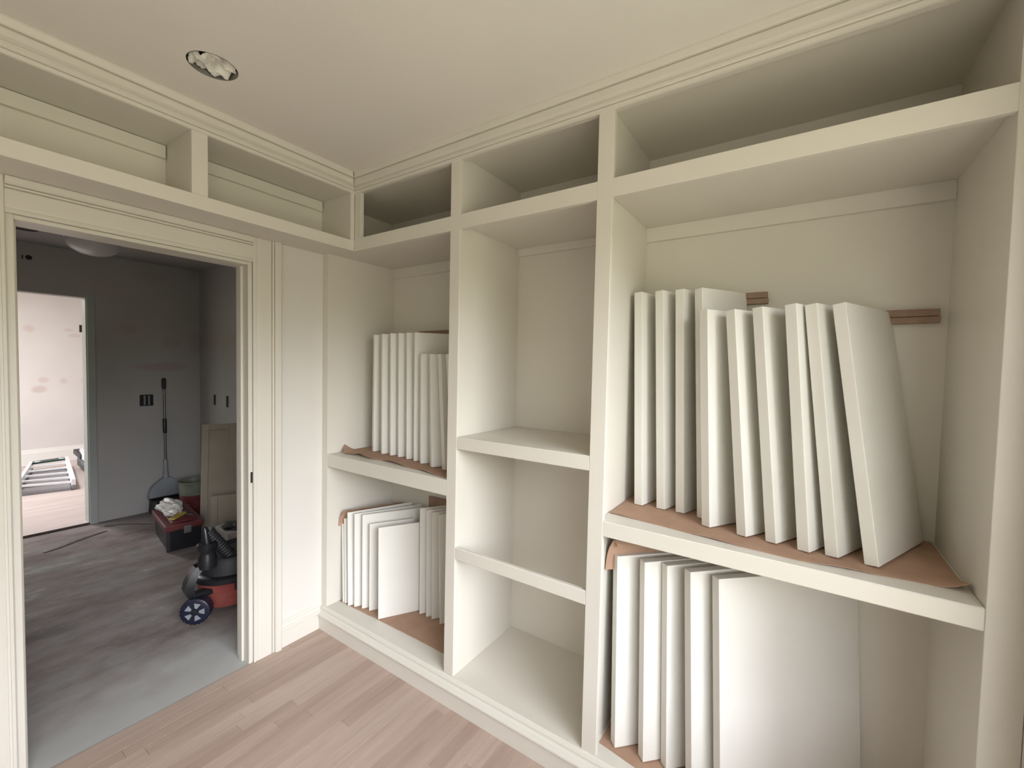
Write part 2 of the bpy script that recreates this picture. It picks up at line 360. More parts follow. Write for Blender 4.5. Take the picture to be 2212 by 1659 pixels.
# hall and far room walls
HYR = .546
bm = box(-3.27, -3.15, -3.0, -1.25, 0, 2.75); box(-3.27, -3.15, -.33, 2.0, 0, 2.75, bm=bm); box(-3.27, -3.15, -1.25, -.33, 2.09, 2.75, bm=bm)
S('wall_hall_back', bm, 'hall_wall')
S('wall_hall_right', box(-3.15, -.12, HYR, HYR + .1, 0, 2.75), 'hall_wall')
S('wall_hall_left', box(-3.27, -.12, -3.1, -3.0, 0, 2.75), 'hall_wall')
S('wall_far_back', box(-6.8, -6.7, -3.0, 2.0, 0, 2.75), 'far_wall')
S('wall_far_right', box(-6.8, -3.27, 2.0, 2.1, 0, 2.75), 'far_wall')
bm = box(-6.8, FW[0], -3.1, -3.0, 0, 2.75); box(FW[1], -3.27, -3.1, -3.0, 0, 2.75, bm=bm)
box(FW[0], FW[1], -3.1, -3.0, 0, FW[2], bm=bm); box(FW[0], FW[1], -3.1, -3.0, FW[3], 2.75, bm=bm)
S('wall_far_left', bm, 'far_wall')
win = tag(bpy.data.objects.new('window_2', None), kind='structure'); COL.objects.link(win); win.location = ((FW[0] + FW[1]) / 2, -3.05, FW[2])
bm = NB()
for a, b in ((FW[0], FW[0] + .05), ((FW[0] + FW[1]) / 2 - .025, (FW[0] + FW[1]) / 2 + .025), (FW[1] - .05, FW[1])): box(a, b, -3.08, -3.02, FW[2], FW[3], bm=bm)
for a, b in ((FW[2], FW[2] + .05), (FW[3] - .05, FW[3])):
    box(FW[0] + .05, (FW[0] + FW[1]) / 2 - .025, -3.08, -3.02, a, b, bm=bm); box((FW[0] + FW[1]) / 2 + .025, FW[1] - .05, -3.08, -3.02, a, b, bm=bm)
obj('window_frame', bm, 'cabinet', win)
obj('pane', box(FW[0] + .05, (FW[0] + FW[1]) / 2 - .025, -3.052, -3.048, FW[2] + .05, FW[3] - .05), 'glass', win)
obj('pane', box((FW[0] + FW[1]) / 2 + .025, FW[1] - .05, -3.052, -3.048, FW[2] + .05, FW[3] - .05), 'glass', win)
# far room baseboard, primed corner board beside the hall doorway
S('baseboard_far', extrude_profile([(0, .014), (.018, .014), (.018, .18), (.012, .20), (.006, .235), (0, .235)], -3.0, 2.0, lambda o, h, s: (-6.7 + o, s, h)), 'beige' if 0 else 'bright_wall')
bm = box(-3.27, -3.15, -.35, -.33, .014, 2.09); box(-3.15, -3.138, -.342, -.288, -.004, 2.14, .002, bm)
S('trim_14', bm, mat('primed_jamb', (.36, .38, .36), .6, nodes=paint((.34, .36, .34), (.39, .41, .38))))

# door jamb lining + casing of the closet doorway (trim) ---------------
JI0, JI1, JT = -1.16, -.40, 2.018
jd = tag(bpy.data.objects.new('door_1', None), kind='structure'); COL.objects.link(jd); jd.location = (0, (JI0 + JI1) / 2, 0)
obj('jamb', box(-.125, .002, JI1, DY1 - .002, -.004, JT + .018, .0015), 'cabinet', jd)
obj('jamb', box(-.125, .002, DY0 + .002, JI0, -.004, JT + .018, .0015), 'cabinet', jd)
obj('head_jamb', box(-.125, .002, JI0, JI1, JT, JT + .016, .0015), 'cabinet', jd)
obj('door_stop', box(-.085, -.05, JI1 - .011, JI1, -.004, JT, .002), 'cabinet', jd)
obj('door_stop', box(-.085, -.05, JI0, JI0 + .011, -.004, JT, .002), 'cabinet', jd)
obj('latch_notch', box(-.004, .0035, JI1 + .009, DY1 - .003, .93, .985, .001), 'brass_dark', jd)
CP = [(0, 0), (.012, 0), (.015, .003), (.015, .011), (.005, .013), (.005, .016), (.013, .019), (.014, .030), (.014, .087), (.005, .0885), (.005, .0915), (.016, .094), (.018, .099), (.009, .101), (.009, .103), (.020, .105), (.028, .112), (.028, .132), (.025, .136), (0, .136)]
CP = CP[1:]   # (proud of wall, distance from the opening)
ci1, ci0, ct = -.381, -1.181, 2.034
cas = tag(bpy.data.objects.new('trim_1', None), kind='structure'); COL.objects.link(cas); cas.location = (0, ci1, 0)
CTOP = 2.1575
obj('casing', extrude_profile(CP, 0, CTOP, lambda o, h, s: (o, ci1 + h, s)), 'cabinet', cas)
obj('casing', extrude_profile(CP, 0, CTOP, lambda o, h, s: (o, ci0 - h, s)), 'cabinet', cas)
CH = [(o, min(h * .91, CTOP - ct)) for o, h in CP]
obj('head_casing', extrude_profile(CH, ci0, ci1, lambda o, h, s: (o * .98, s, ct + h)), 'cabinet', cas)

# baseboard profile (out, z) shared by wall and bookcase
BP = [(0, 0), (.024, 0), (.024, .080), (.026, .083), (.035, .084), (.037, .088), (.036, .094), (.030, .098), (.021, .102), (.015, .109), (.013, .116), (.016, .1165), (.016, .120), (.012, .121), (.009, .128), (.003, .1318), (0, .1318)]
BW = [(o * .62, h * 1.07) for o, h in BP]
S('baseboard_left', extrude_profile(BW, -.244, -.0005, lambda o, h, s: (o, s, h)), 'cabinet')
S('baseboard_left_2', extrude_profile(BW, YF, ci0 - .136, lambda o, h, s: (o, s, h)), 'cabinet')
S('baseboard_right', extrude_profile(BW, YF, -.034, lambda o, h, s: (WX - o, s, h)), 'cabinet')

# crown moulding
CR = [(0, 0), (.038, 0), (.038, .006), (.032, .021), (.029, .025), (.017, .026), (.017, .0295), (.024, .031), (.022, .052), (.012, .058), (.007, .060), (.003, .067), (.012, .069), (.012, .077), (.008, .080), (.002, .081), (.002, .083), (.007, .084), (.006, .096), (0, .098)]
D = .2866
crn = tag(bpy.data.objects.new('trim_2', None), kind='structure'); COL.objects.link(crn); crn.location = (D, 0, CE)
obj('crown_length', extrude_profile(CR, YF, 0, lambda o, h, s: (D + o, s, CE - h), mb=-1), 'cabinet', crn)
CR2 = [(o * .85, h) for o, h in CR]
obj('crown_length', extrude_profile(CR2, D, RX, lambda o, h, s: (s, -o, CE - h), ma=1.17), 'cabinet', crn)

# ------------------------------------------------------------------ the bookcase
XL, A2, B2_, A3, B3_, XR = .0505, .9679, 1.0243, 1.6593, 1.7168, 2.664
ZD, BD = .132, .475
bc = empty('built_in_bookcase', ((0 + RX) / 2, .2, 0), 'cream painted built-in bookcase of three bays filling the wall right of the doorway', 'bookcase')
def part(name, bm, m='cabinet', smooth=False): return obj(name, bm, m, bc, smooth)
e = .0012
part('stile', box(0.001, XL, 0, .02, ZD, 2.1579, .0004))
part('stile', box(D + .001, .338, 0, .02, 2.2035, 2.5, e))
part('stile', box(A2, B2_, 0, .02, ZD, 2.5, e))
part('stile', box(A3, B3_, 0, .02, ZD, 2.5, e))
part('stile', box(XR, RX - .001, 0, .02, ZD, 2.5, e))
for a, b in ((D + .001, A2), (B2_, A3), (B3_, XR)): part('rail', box(a, b, .0003, .02, 2.1395, 2.2035, e))
part('rail', box(D + .001, RX - .001, .0003, .02, 2.4348, 2.53))
part('shelf', box(XL, A2, 0.0006, BD, .9505, 1.0235, .0025))
part('shelf', box(B2_, A3, 0.0006, BD, 1.1716, 1.2269, .0025))
part('rail', box(B2_, A3, 0.0006, .02, .6736, .728, .0025))
part('shelf', box(B3_ - .019, XR, 0.0006, BD, .9448, 1.0004, .0025))
part('side_panel', box(.001, XL - .0003, .02, BD, ZD, 2.158))
part('side_panel', box(XR + .0003, RX - .001, .02, BD, ZD, 2.53))
part('side_panel', box(.001, .02, .002, BD, 2.2, 2.53))
part('divider', box(A2 + .006, B2_ - .0006, .02, BD, ZD, 2.53))
part('divider', box(A3 + .006, B3_ - .0195, .02, BD, ZD, 2.53))
for a, b in ((XL, A2 + .006), (B2_, A3 + .006), (B3_ - .019, XR)): part('top_shelf', box(a, b, .02, BD, 2.158, 2.2035 if a > .1 else 2.2035))
part('bottom_shelf', box(.001, RX - .001, .0, BD, .112, ZD))
part('back_panel', box(.001, RX - .001, BD, BD + .02, .1, 2.53))
part('top_panel', box(.001, RX - .001, .02, BD, 2.455, 2.475))
for a, b in ((XL, A2 + .006), (B3_ - .019, XR)): part('cleat', box(a, b, BD - .018, BD, 2.098, 2.158, .001))
part('cleat', box(B2_, A3 + .006, BD - .018, BD, 2.12, 2.158, .001))
part('cleat', box(.02, .035, .02, BD, 2.2035, 2.42, .001))
part('base_moulding', extrude_profile(BP, .0185, RX - .019, lambda o, h, s: (s, -o, h)))

# ------------------------------------------------------------------ cabinet over the door
br = empty('bridge_cabinet', (D / 2, -1.3, 2.14), 'cream open cabinet bridging over the doorway below the ceiling', 'cabinet')
def part2(name, bm): return obj(name, bm, 'cabinet', br)
part2('face_rail', box(D - .02, D, YF + .001, -.0005, 2.1395, 2.1945, e))
part2('face_rail', box(D - .02, D, YF + .001, -.0005, 2.4365, 2.53))
for a, b in ((-.0234, -.0005), (-.7345, -.6785), (-1.66, -1.604), (YF + .001, YF + .05)): part2('face_stile', box(D - .0197, D + .0003, a, b, 2.1945, 2.4365, e))
part2('soffit_board', box(.0005, D - .02, YF + .001, -.0005, 2.158, 2.192))
part2('soffit_board', box(XL, D, -.0004, .0199, 2.158, 2.200))
part2('top_board', box(.001, D - .02, YF + .001, -.0005, 2.4385, 2.46))
part2('back_board', box(.001, .02, YF + .001, -.0005, 2.192, 2.4385))
for a, b in ((-.0195, -.0005), (-.7345, -.71), (-1.66, -1.63), (YF + .001, YF + .02)): part2('end_board', box(.02, D - .02, a, b, 2.192, 2.4385))
for a, b in ((-.71, -.028), (-1.63, -.7385), (YF + .02, -1.664)): part2('cleat', box(.02, .04, a, b, 2.384, 2.436, .001))

# ------------------------------------------------------------------ loose painted panels standing in the bays
def slab(x, y, z, yw, th, dep, h, sx_):
    """left-front-bottom corner x,y,z ; yaw from +y towards +x ; sx_ = shift of the top towards x"""
    a = math.radians(yw); d = Vector((math.sin(a), math.cos(a), 0)); n_ = Vector((math.cos(a), -math.sin(a), 0))
    l = math.atan2(-sx_, h)            # lean to the left
    upv = Vector((0, 0, 1)) * math.cos(l) - n_ * math.sin(l); nn = n_ * math.cos(l) + Vector((0, 0, 1)) * math.sin(l)
    if l < 0:                          # leaning right: pivot on the right edge
        p = Vector((x, y, z)) + nn * 0; dz = th * math.sin(-l); p.z += dz
    else: p = Vector((x, y, z))
    H = math.hypot(h, sx_)
    q = [p, p + nn * th, p + nn * th + d * dep, p + d * dep]
    return hexa(q + [k + upv * H for k in q], .0018)
def panel(args, label, group): return tag(obj('painted_board', slab(*args), 'panel'), label, 'panel', group)
Z = 1.0038; g = 'thick panels standing on the wide right shelf'
P = [(1.747, .254, 12, .22, .845, -.030, 'leftmost thick cream panel on the wide right shelf'),
     (1.833, .259, 16, .205, .846, -.037, 'second of the three tall upright cream panels on the wide right shelf'),
     (1.905, .259, 16, .205, .845, -.033, 'third tall upright cream panel, just left of the tall broad faced one'),
     (1.984, .245, 32, .236, .842, -.050, 'tall thick cream panel whose broad top face shows above the shorter panels in front'),
     (2.014, .168, 31, .325, .752, -.044, 'leftmost of the shorter cream panels, in front of the tall broad faced one'),
     (2.126, .146, 29, .34, .745, -.074, 'second of the shorter leaning cream panels on the wide right shelf'),
     (2.209, .139, 27, .34, .748, -.076, 'third of the shorter leaning cream panels on the wide right shelf'),
     (2.294, .122, 25, .34, .750, -.069, 'fourth of the shorter leaning cream panels, touching the next at its top'),
     (2.363, .126, 25, .34, .748, -.088, 'leaning cream panel directly left of the widely tilted last one'),
     (2.453, .118, 24, .355, .745, -.111, 'rightmost and most tilted cream panel on the wide right shelf, its broad face showing')]
for x, y, yw, dep, h, s_, lb in P: panel((x, y, Z, yw, .034, dep, h, s_), lb, g)
Z = .1352; g = 'large panels under the wide right shelf'
for x, y, yw, dep, h, s_, lb in [(1.738, .092, 44, .50, .712, -.026, 'leftmost large cream panel under the wide right shelf, brown paper over it'),
     (1.842, .094, 44, .50, .714, -.033, 'second large cream panel from the left under the wide right shelf'),
     (1.918, .112, 44, .48, .714, -.037, 'middle one of five large cream panels under the wide right shelf'),
     (2.009, .082, 44, .52, .722, -.050, 'fourth large cream panel under the wide right shelf, behind the broad front one'),
     (2.097, .085, 46, .54, .722, -.052, 'broad front cream panel with its whole face showing under the wide right shelf')]:
    panel((x, y, Z, yw, .035, dep, h, s_), lb, g)
Z = 1.0268; g = 'panels standing on the left shelf'
nm = ['leftmost tall cream panel on the left shelf, nearest the side wall', 'second tall narrow cream panel from the left on the left shelf', 'third tall narrow cream panel from the left on the left shelf',
      'fourth tall narrow cream panel from the left on the left shelf', 'fifth tall narrow cream panel from the left on the left shelf', 'tall cream panel on the left shelf, broad top showing above the short ones',
      'leftmost of the short dim cream panels on the left shelf', 'second of the short dim cream panels on the left shelf', 'third short cream panel, leaning clearly left on the left shelf', 'short cream panel at the right end of the left shelf, mostly hidden']
for (x, y, yw, dep, h, s_), lb in zip([(.177, .209, 22, .26, .687, .010), (.274, .194, 24, .27, .689, -.012), (.349, .194, 26, .27, .691, -.016), (.415, .195, 28, .27, .690, -.018), (.490, .189, 31, .27, .690, -.030),
      (.554, .183, 33, .29, .689, -.014), (.628, .159, 30, .27, .574, -.019), (.730, .133, 28, .15, .572, -.037), (.822, .125, 14, .18, .570, -.055), (.906, .106, 6, .2, .571, -.060)], nm):
    panel((x, y, Z, yw, .030, dep, h, s_), lb, g)
Z = .1352; g = 'thin panels in the bottom left bay'
nm = ['shortest thin cream panel at the far left of the bottom left bay', 'second thin cream panel in the bottom left bay, under the paper flap', 'third thin cream panel in the bottom left bay, first of the tall ones',
      'fourth thin cream panel from the left, bottom left bay', 'fifth thin cream panel from the left in the bottom left bay', 'low thin cream panel directly behind the broad front one in the bottom left bay',
      'broad front cream panel, lowest and whole faced, in the bottom left bay', 'first dim thin panel right of the broad one in the bottom left bay', 'second dim thin panel right of the broad one in the bottom left bay',
      'third dim thin panel right of the broad one in the bottom left bay', 'rightmost dim thin panel in the bottom left bay, next to the stile']
for (x, y, yw, dep, h, s_), lb in zip([(.086, .080, 21, .30, .46, -.030), (.104, .081, 22, .32, .495, -.029), (.142, .076, 22, .39, .540, -.029), (.180, .091, 26, .40, .540, -.016), (.230, .107, 30, .36, .541, -.015),
      (.281, .117, 31, .25, .498, -.010), (.389, .094, 31, .23, .504, -.023), (.535, .264, 34, .20, .597, -.023), (.586, .265, 34, .20, .594, -.033), (.628, .266, 34, .20, .592, -.025), (.697, .259, 30, .20, .590, -.044)], nm):
    panel((x, y, Z, yw, .0125, dep, h, s_), lb, g)

# ------------------------------------------------------------------ kraft paper and card
def rip(seed, amp, ed, fx=5):
    def f(z0):
        def h(s, t_, x, y):
            k = max(0, 1 - t_ * ed)
            return z0 + amp * k * k * (0.5 + .5 * math.sin(fx * x * 2 * PI + seed)) * (.6 + .8 * noise.noise(Vector((x * 6, seed, 0))))
        return h
    return f
o = obj('brown_paper', sheet([(1.703, .095), (1.9, .078), (2.1, .052), (2.3, .040), (2.44, .060), (2.55, .075), (2.655, .080)], [(1.70, .470), (1.9, .47), (2.1, .47), (2.3, .47), (2.44, .47), (2.55, .47), (2.655, .47)], 50, 16,
    lambda s, t_, x, y: 1.0008 + (.022 * max(0, (x - 2.60) / .055) ** 1.5 * max(0, 1 - t_ * 5) if x > 2.6 else 0) + .004 * max(0, 1 - t_ * 12) * max(0, math.sin(x * 19)) + (.03 * max(0, (1.75 - x) / .05) * 0)), 'kraft', smooth=60)
tag(o, 'brown kraft paper lining under the panels on the wide right shelf', 'paper', 'kraft paper linings')
def lz(s, t_, x, y):
    edge = max(0, 1 - t_ * 6)
    return 1.0242 + edge * (.012 * (1 + math.sin(x * 24 + 1.2)) * max(0, 1 - x * .9) + .020 * max(0, 1 - (x - .06) / .16) ** 2 * (x < .22)) 
o = obj('brown_paper', sheet([(.054, .110), (.12, .055), (.22, .075), (.30, .052), (.42, .082), (.55, .062), (.72, .055), (.85, .030), (.960, .026)], [(.054, .47), (.12, .47), (.22, .47), (.30, .47), (.42, .47), (.55, .47), (.72, .47), (.85, .47), (.960, .47)], 60, 16, lz), 'kraft', smooth=60)
tag(o, 'wavy edged brown kraft paper on the left shelf', 'paper', 'kraft paper linings')
o = obj('brown_paper', sheet([(.062, .078), (.4, .088), (.7, .092), (.966, .090)], [(.062, .47), (.4, .47), (.7, .47), (.966, .47)], 24, 8, lambda s, t_, x, y: .1326 + .0012 * math.sin(x * 30) ** 2 * (1 - t_)), 'kraft', smooth=60)
tag(o, 'brown kraft paper on the floor of the bottom left bay', 'paper', 'kraft paper linings')
o = obj('brown_paper', sheet([(1.706, .060), (1.76, .052), (1.9, .030), (2.2, .035), (2.6, .04)], [(1.706, .47), (1.76, .47), (1.9, .47), (2.2, .47), (2.6, .47)], 24, 8, lambda s, t_, x, y: .1326), 'kraft', smooth=60)
tag(o, 'brown kraft paper on the floor of the bottom right bay', 'paper', 'kraft paper linings')
def draped(prof, dirv, L, th=.0012, seed=0, nn_=14):
    d = Vector(dirv).normalized(); bm = NB(); T = []
    for i, p in enumerate(prof):
        T.append([bm.verts.new(Vector(p) + d * (L * j / nn_) + Vector((0, 0, .004 * noise.noise(Vector((i * .7 + seed, j * .8, 0)))))) for j in range(nn_ + 1)])
    for i in range(len(T) - 1):
        for j in range(nn_): bm.faces.new((T[i][j], T[i + 1][j], T[i + 1][j + 1], T[i][j + 1]))
    bmesh.ops.recalc_face_normals(bm, faces=bm.faces[:])
    bmesh.ops.solidify(bm, geom=bm.faces[:], thickness=th); return bm
o = obj('folded_paper', draped([(.0525, .072, .584), (.0535, .074, .610), (.060, .076, .638), (.072, .077, .652), (.086, .078, .672), (.100, .079, .683), (.106, .080, .683)], (math.sin(.40), math.cos(.40), 0), .36, seed=3), 'kraft', smooth=60)
tag(o, 'folded flap of brown paper over the left panels in the bottom left bay', 'paper')
o = obj('folded_paper', draped([(1.7005, .078, .79), (1.703, .080, .82), (1.706, .082, .85), (1.712, .084, .875), (1.722, .084, .896), (1.728, .084, .905), (1.738, .082, .902), (1.75, .080, .885)], (math.sin(.78), math.cos(.78), 0), .46, seed=8), 'kraft', smooth=60)
tag(o, 'folded flap of brown paper over the first large panel below the wide right shelf', 'paper')
def lstrip(x0_, x1_, zt, zb):
    bm = box(x0_, x1_, BD - .026, BD - .002, (zt + zb) / 2, zt, .001); box(x0_ + .004, x1_ + .003, BD - .022, BD - .0012, zb, (zt + zb) / 2 - .001, .001, bm); return bm
tag(obj('card_strip', lstrip(2.00, 2.165, 1.848, 1.804), 'card'), 'folded brown card strip behind the tall broad faced panel', 'cardboard', 'brown card strips')
tag(obj('card_strip', lstrip(2.41, 2.640, 1.757, 1.712), 'card'), 'folded brown card strip behind the rightmost tilted panel', 'cardboard', 'brown card strips')
tag(obj('card_sheet', hexa([(.33, .440, 1.027), (.90, .440, 1.027), (.90, .446, 1.027), (.33, .446, 1.027), (.30, .462, 1.752), (.90, .462, 1.757), (.90, .468, 1.757), (.30, .468, 1.752)]), 'card'), 'brown card sheet standing behind the panels on the left shelf', 'cardboard')
tag(obj('card_sheet', hexa([(.42, .452, .135), (.94, .452, .135), (.94, .458, .135), (.42, .458, .135), (.40, .464, .735), (.94, .464, .745), (.94, .470, .745), (.40, .470, .735)]), 'card'), 'brown card sheet at the back of the bottom left bay', 'cardboard')

# ------------------------------------------------------------------ recessed ceiling light, stuffed with film
can = empty('recessed_light', (HX, HY, CE), 'unfinished round recessed ceiling light stuffed with crumpled film', 'ceiling light')
bm = NB(); n = 40
rr = [(HR - .0015, -.001), (HR - .0015, .10), (.03, .12)]
rings = [[bm.verts.new((HX + r * math.cos(2 * PI * k / n), HY + r * math.sin(2 * PI * k / n), CE + h)) for k in range(n)] for r, h in rr]
for i in range(2):
    for k in range(n): bm.faces.new((rings[i][k], rings[i][(k + 1) % n], rings[i + 1][(k + 1) % n], rings[i + 1][k]))
bm.faces.new(rings[2]); obj('housing', bm, 'galv', can, 40)
bm = NB(); G = 44; grid = {}
rnd = [(random.uniform(0, PI), random.uniform(9, 26), random.uniform(0, 6), random.uniform(.5, 1)) for _ in range(7)]
for i in range(G + 1):
    for j in range(G + 1):
        u_ = (i / G - .5) * 2; v_ = (j / G - .5) * 2
        r = math.hypot(u_, v_); a = math.atan2(v_, u_)
        lim = .97 + .035 * noise.noise(Vector((math.cos(a) * 2, math.sin(a) * 2, 5))) - .20 * max(0, math.cos(a + .75)) ** 14 - .12 * max(0, math.cos(a - 2.3)) ** 10
        if r > lim: continue
        X, Y = u_ * HR * .97, v_ * HR * .97
        h = .004
        for (th_, fq, ph, am) in rnd:
            q_ = X * math.cos(th_) + Y * math.sin(th_) + .006 * noise.noise(Vector((X * 40, Y * 40, ph)))
            h += am * .0085 * (abs(math.sin(q_ * fq * 3.2 + ph)) * 2 - 1)
        h += .002 * r * r - .002
        grid[i, j] = bm.verts.new((HX + X, HY + Y, CE + max(-.004, h)))
for i in range(G):
    for j in range(G):
        k = [(i, j), (i + 1, j), (i + 1, j + 1), (i, j + 1)]
        k = [grid[q] for q in k if q in grid]
        if len(k) >= 3: bm.faces.new(k)
for v in [v for v in bm.verts if not v.link_faces]: bm.verts.remove(v)
obj('crumpled_film', bm, 'film', can, 28)

# ------------------------------------------------------------------ things in the hall
# ceiling light, can hole, small hole
lamp = empty('dome_light', (-2.42, -.44, HC), 'round opal dome light on the dim hall ceiling', 'ceiling light')
obj('mount_ring', lathe((-2.42, -.44, HC), [(.175, 0), (.178, -.010), (.172, -.024), (.155, -.026)], 40), 'shade', lamp, 40)
obj('glass_dome', lathe((-2.42, -.44, HC), [(.160, -.018), (.165, -.045), (.158, -.075), (.135, -.105), (.095, -.128), (.05, -.140), (.006, -.144)], 40), 'shade', lamp, 60)
can2 = empty('recessed_light', (-2.56, -.80, HC), 'dark empty recessed light opening in the hall ceiling', 'ceiling light')
obj('trim_ring', lathe((-2.56, -.80, HC), [(.085, .001), (.085, -.004), (.078, -.005), (.075, .001)], 32), 'black', can2, 40)
obj('dark_opening', lathe((-2.56, -.80, HC), [(.075, -.0005), (.074, -.003), (.001, -.003)], 32), 'hole', can2)
t_ = empty('wall_sensor', (-3.15, -.70, 2.36), 'small dark round fitting high on the hall wall above the far doorway', 'electrical fitting')
b_ = lathe((0, 0, 0), [(.020, 0), (.020, .004), (.001, .005)], 20, 'y'); bm = join(NB(), b_, Matrix.Translation((-3.15, -.69, 2.377)) @ Matrix.Rotation(-PI / 2, 4, 'Z')); obj('cover', bm, 'hole', t_)
bm = box(-3.15, -3.147, -.73, -.722, 2.36, 2.39); obj('slot', bm, 'hole', t_)

def open_box(name, x, y0, y1, z0, z1, label, divs, axis='x'):
    o = empty(name, (x if axis == 'x' else (y0 + y1) / 2, (y0 + y1) / 2 if axis == 'x' else x, z0), label, 'electrical box')
    def B(a, b, c, d, e0, e1, m):
        bm = box(x + e0, x + e1, a, b, c, d) if axis == 'x' else box(a, b, x - e1, x - e0, c, d); return bm
    obj('box_interior', B(y0, y1, z0, z1, 0, .001, 'hole'), 'hole', o)
    bm = NB(); th = .004
    for (a, b, c, d) in ((y0 - th, y0, z0 - th, z1 + th), (y1, y1 + th, z0 - th, z1 + th), (y0, y1, z0 - th, z0), (y0, y1, z1, z1 + th)): join(bm, B(a, b, c, d, 0, .003, 0))
    obj('box_rim', bm, 'black', o)
    for (a, b) in divs: obj('switch_strap', B(a, b, z0 + .006, z1 - .006, .001, .006, 0), 'greyplastic', o)
    return o
open_box('switch_box', -3.15, .034, .134, 1.08, 1.185, 'three gang open switch box in the dim hall wall left of the dustpan handle', [(.062, .074), (.098, .109)])
open_box('switch_box', HYR, -2.80, -2.765, 1.085, 1.185, 'narrow open switch box on the hall side wall, left of the two', [], 'y')
open_box('switch_box', HYR, -2.515, -2.48, 1.08, 1.188, 'narrow open switch box on the hall side wall, right of the two', [], 'y')
open_box('outlet_box', -6.70, .300, .40, 1.93, 2.03, 'dark square open outlet box in the bright far wall', [])

# long handled dustpan leaning on the wall, standing on a low dark bag
dp = empty('long_handled_dustpan', (-3.0, .21, .14), 'grey long handled dustpan leaning upright against the dim hall wall', 'dustpan')
def wz(z): return -3.075 - .05 * (z - .15)
ptsz = [(.062, .155), (.075, .23), (.10, .275), (.150, .315), (.185, .34), (.245, .34), (.275, .315), (.325, .272), (.345, .225), (.357, .145)]
bm = NB(); F_ = [bm.verts.new((wz(z) + .035, y, z)) for y, z in ptsz]; Bk = [bm.verts.new((wz(z) - .012, y, z)) for y, z in ptsz]
bm.faces.new(F_); bm.faces.new(Bk[::-1])
for i in range(len(ptsz)):
    j = (i + 1) % len(ptsz); bm.faces.new((F_[i], Bk[i], Bk[j], F_[j]))
bmesh.ops.recalc_face_normals(bm, faces=bm.faces[:]); bmesh.ops.bevel(bm, geom=bm.edges[:], offset=.003, segments=2, affect='EDGES')
obj('pan', bm, 'greyplastic', dp, 40)
obj('pan_lip', box(wz(.15) + .030, wz(.15) + .046, .060, .359, .144, .158, .003), 'black', dp)
obj('socket', tube([(wz(.33), .215, .33), (wz(.40), .216, .40), (wz(.52), .217, .52)], [.030, .020, .017], 14), 'greyplastic', dp, 40)
obj('handle_pole', tube([(wz(.50), .217, .50), (wz(1.30), .222, 1.30)], .0105, 12), 'poledark', dp, 40)
obj('joint_sleeve', tube([(wz(.79), .219, .79), (wz(.80), .219, .80), (wz(.93), .219, .93), (wz(.94), .219, .94)], [.014, .017, .017, .014], 14), 'black', dp, 40)
obj('grip', tube([(wz(1.24), .221, 1.24), (wz(1.26), .221, 1.26), (wz(1.34), .222, 1.34), (wz(1.355), .222, 1.355)], [.013, .018, .019, .010], 14), 'black_rough', dp, 40)
bag = obj('low_dark_crate', hexa([(-3.13, .08, -.004), (-2.93, .08, -.004), (-2.93, .40, -.004), (-3.13, .40, -.004), (-3.13, .09, .135), (-2.95, .09, .135), (-2.95, .39, .135), (-3.13, .39, .135)], .01), 'black_rough')
tag(bag, 'low dark crate on the floor beneath the grey dustpan', 'crate')

# toolbox
tb = empty('toolbox', (-2.05, -.03, 0), 'black toolbox with dusty dark red lid on the hall floor', 'toolbox')
ex = Vector((-.97, .14, 0)).normalized(); ey = Vector((.10, 1, 0)).normalized()   # ex: length away from the camera, ey: to the right
o0 = Vector((-1.875, -.147, 0))
def tbq(a0, a1, b0, b1, z0, z1, bev=.006, tp=0):
    p = [(a0, b0), (a1, b0), (a1, b1), (a0, b1)]
    f = [(a0 - tp, b0 - tp), (a1 + tp, b0 - tp), (a1 + tp, b1 + tp), (a0 - tp, b1 + tp)]
    return hexa([o0 + ex * a + ey * b + Vector((0, 0, z0)) for a, b in p][::-1] + [o0 + ex * a + ey * b + Vector((0, 0, z1)) for a, b in f][::-1], bev)
obj('body', tbq(0, .53, 0, .215, -.004, .17, .006, .010), 'black', tb)
obj('lid', tbq(-.02, .55, -.025, .235, .165, .215, .008, 0), 'darkred', tb)
obj('lid_tray', tbq(.02, .50, .02, .195, .215, .235, .008, -.015), 'darkred', tb)
obj('latch', tbq(-.024, -.018, .10, .15, .13, .19, .002), 'steel', tb)
obj('corner_rib', tbq(-.010, .012, -.012, .014, .0, .165, .003), 'black_rough', tb)
# things on the toolbox
def crumple(c, rx, ry, rz, seed, sub=3):
    bm = NB(); bmesh.ops.create_icosphere(bm, subdivisions=sub, radius=1)
    for v in bm.verts:
        k = 1 + .45 * noise.noise(v.co * 1.7 + Vector((seed, 0, 0))) + .22 * noise.noise(v.co * 4.1 + Vector((0, seed, 0)))
        v.co = Vector((c[0] + v.co.x * rx * k, c[1] + v.co.y * ry * k, max(c[2] - rz * .92, c[2] + v.co.z * rz * k)))
    return bm
tag(obj('plastic_bag', crumple((-2.12, -.055, .290), .15, .075, .060, 2, 4), 'whitebag', smooth=18), 'crumpled white plastic bag lying on the red toolbox lid', 'bag')
tag(obj('plastic_wrapper', hexa([(-1.96, -.12, .2356), (-1.92, -.09, .2356), (-2.03, .03, .2356), (-2.07, .0, .2356), (-1.96, -.12, .243), (-1.92, -.09, .243), (-2.03, .03, .252), (-2.07, .0, .252)], .002), 'yellow'), 'yellow wrapper strip on the front of the toolbox lid', 'wrapper')
tag(obj('putty_knife', tube([(-1.93, .04, .2405), (-2.01, .005, .2405)], [.004, .005], 8), 'steel'), 'thin bright metal tool on the toolbox lid', 'tool')
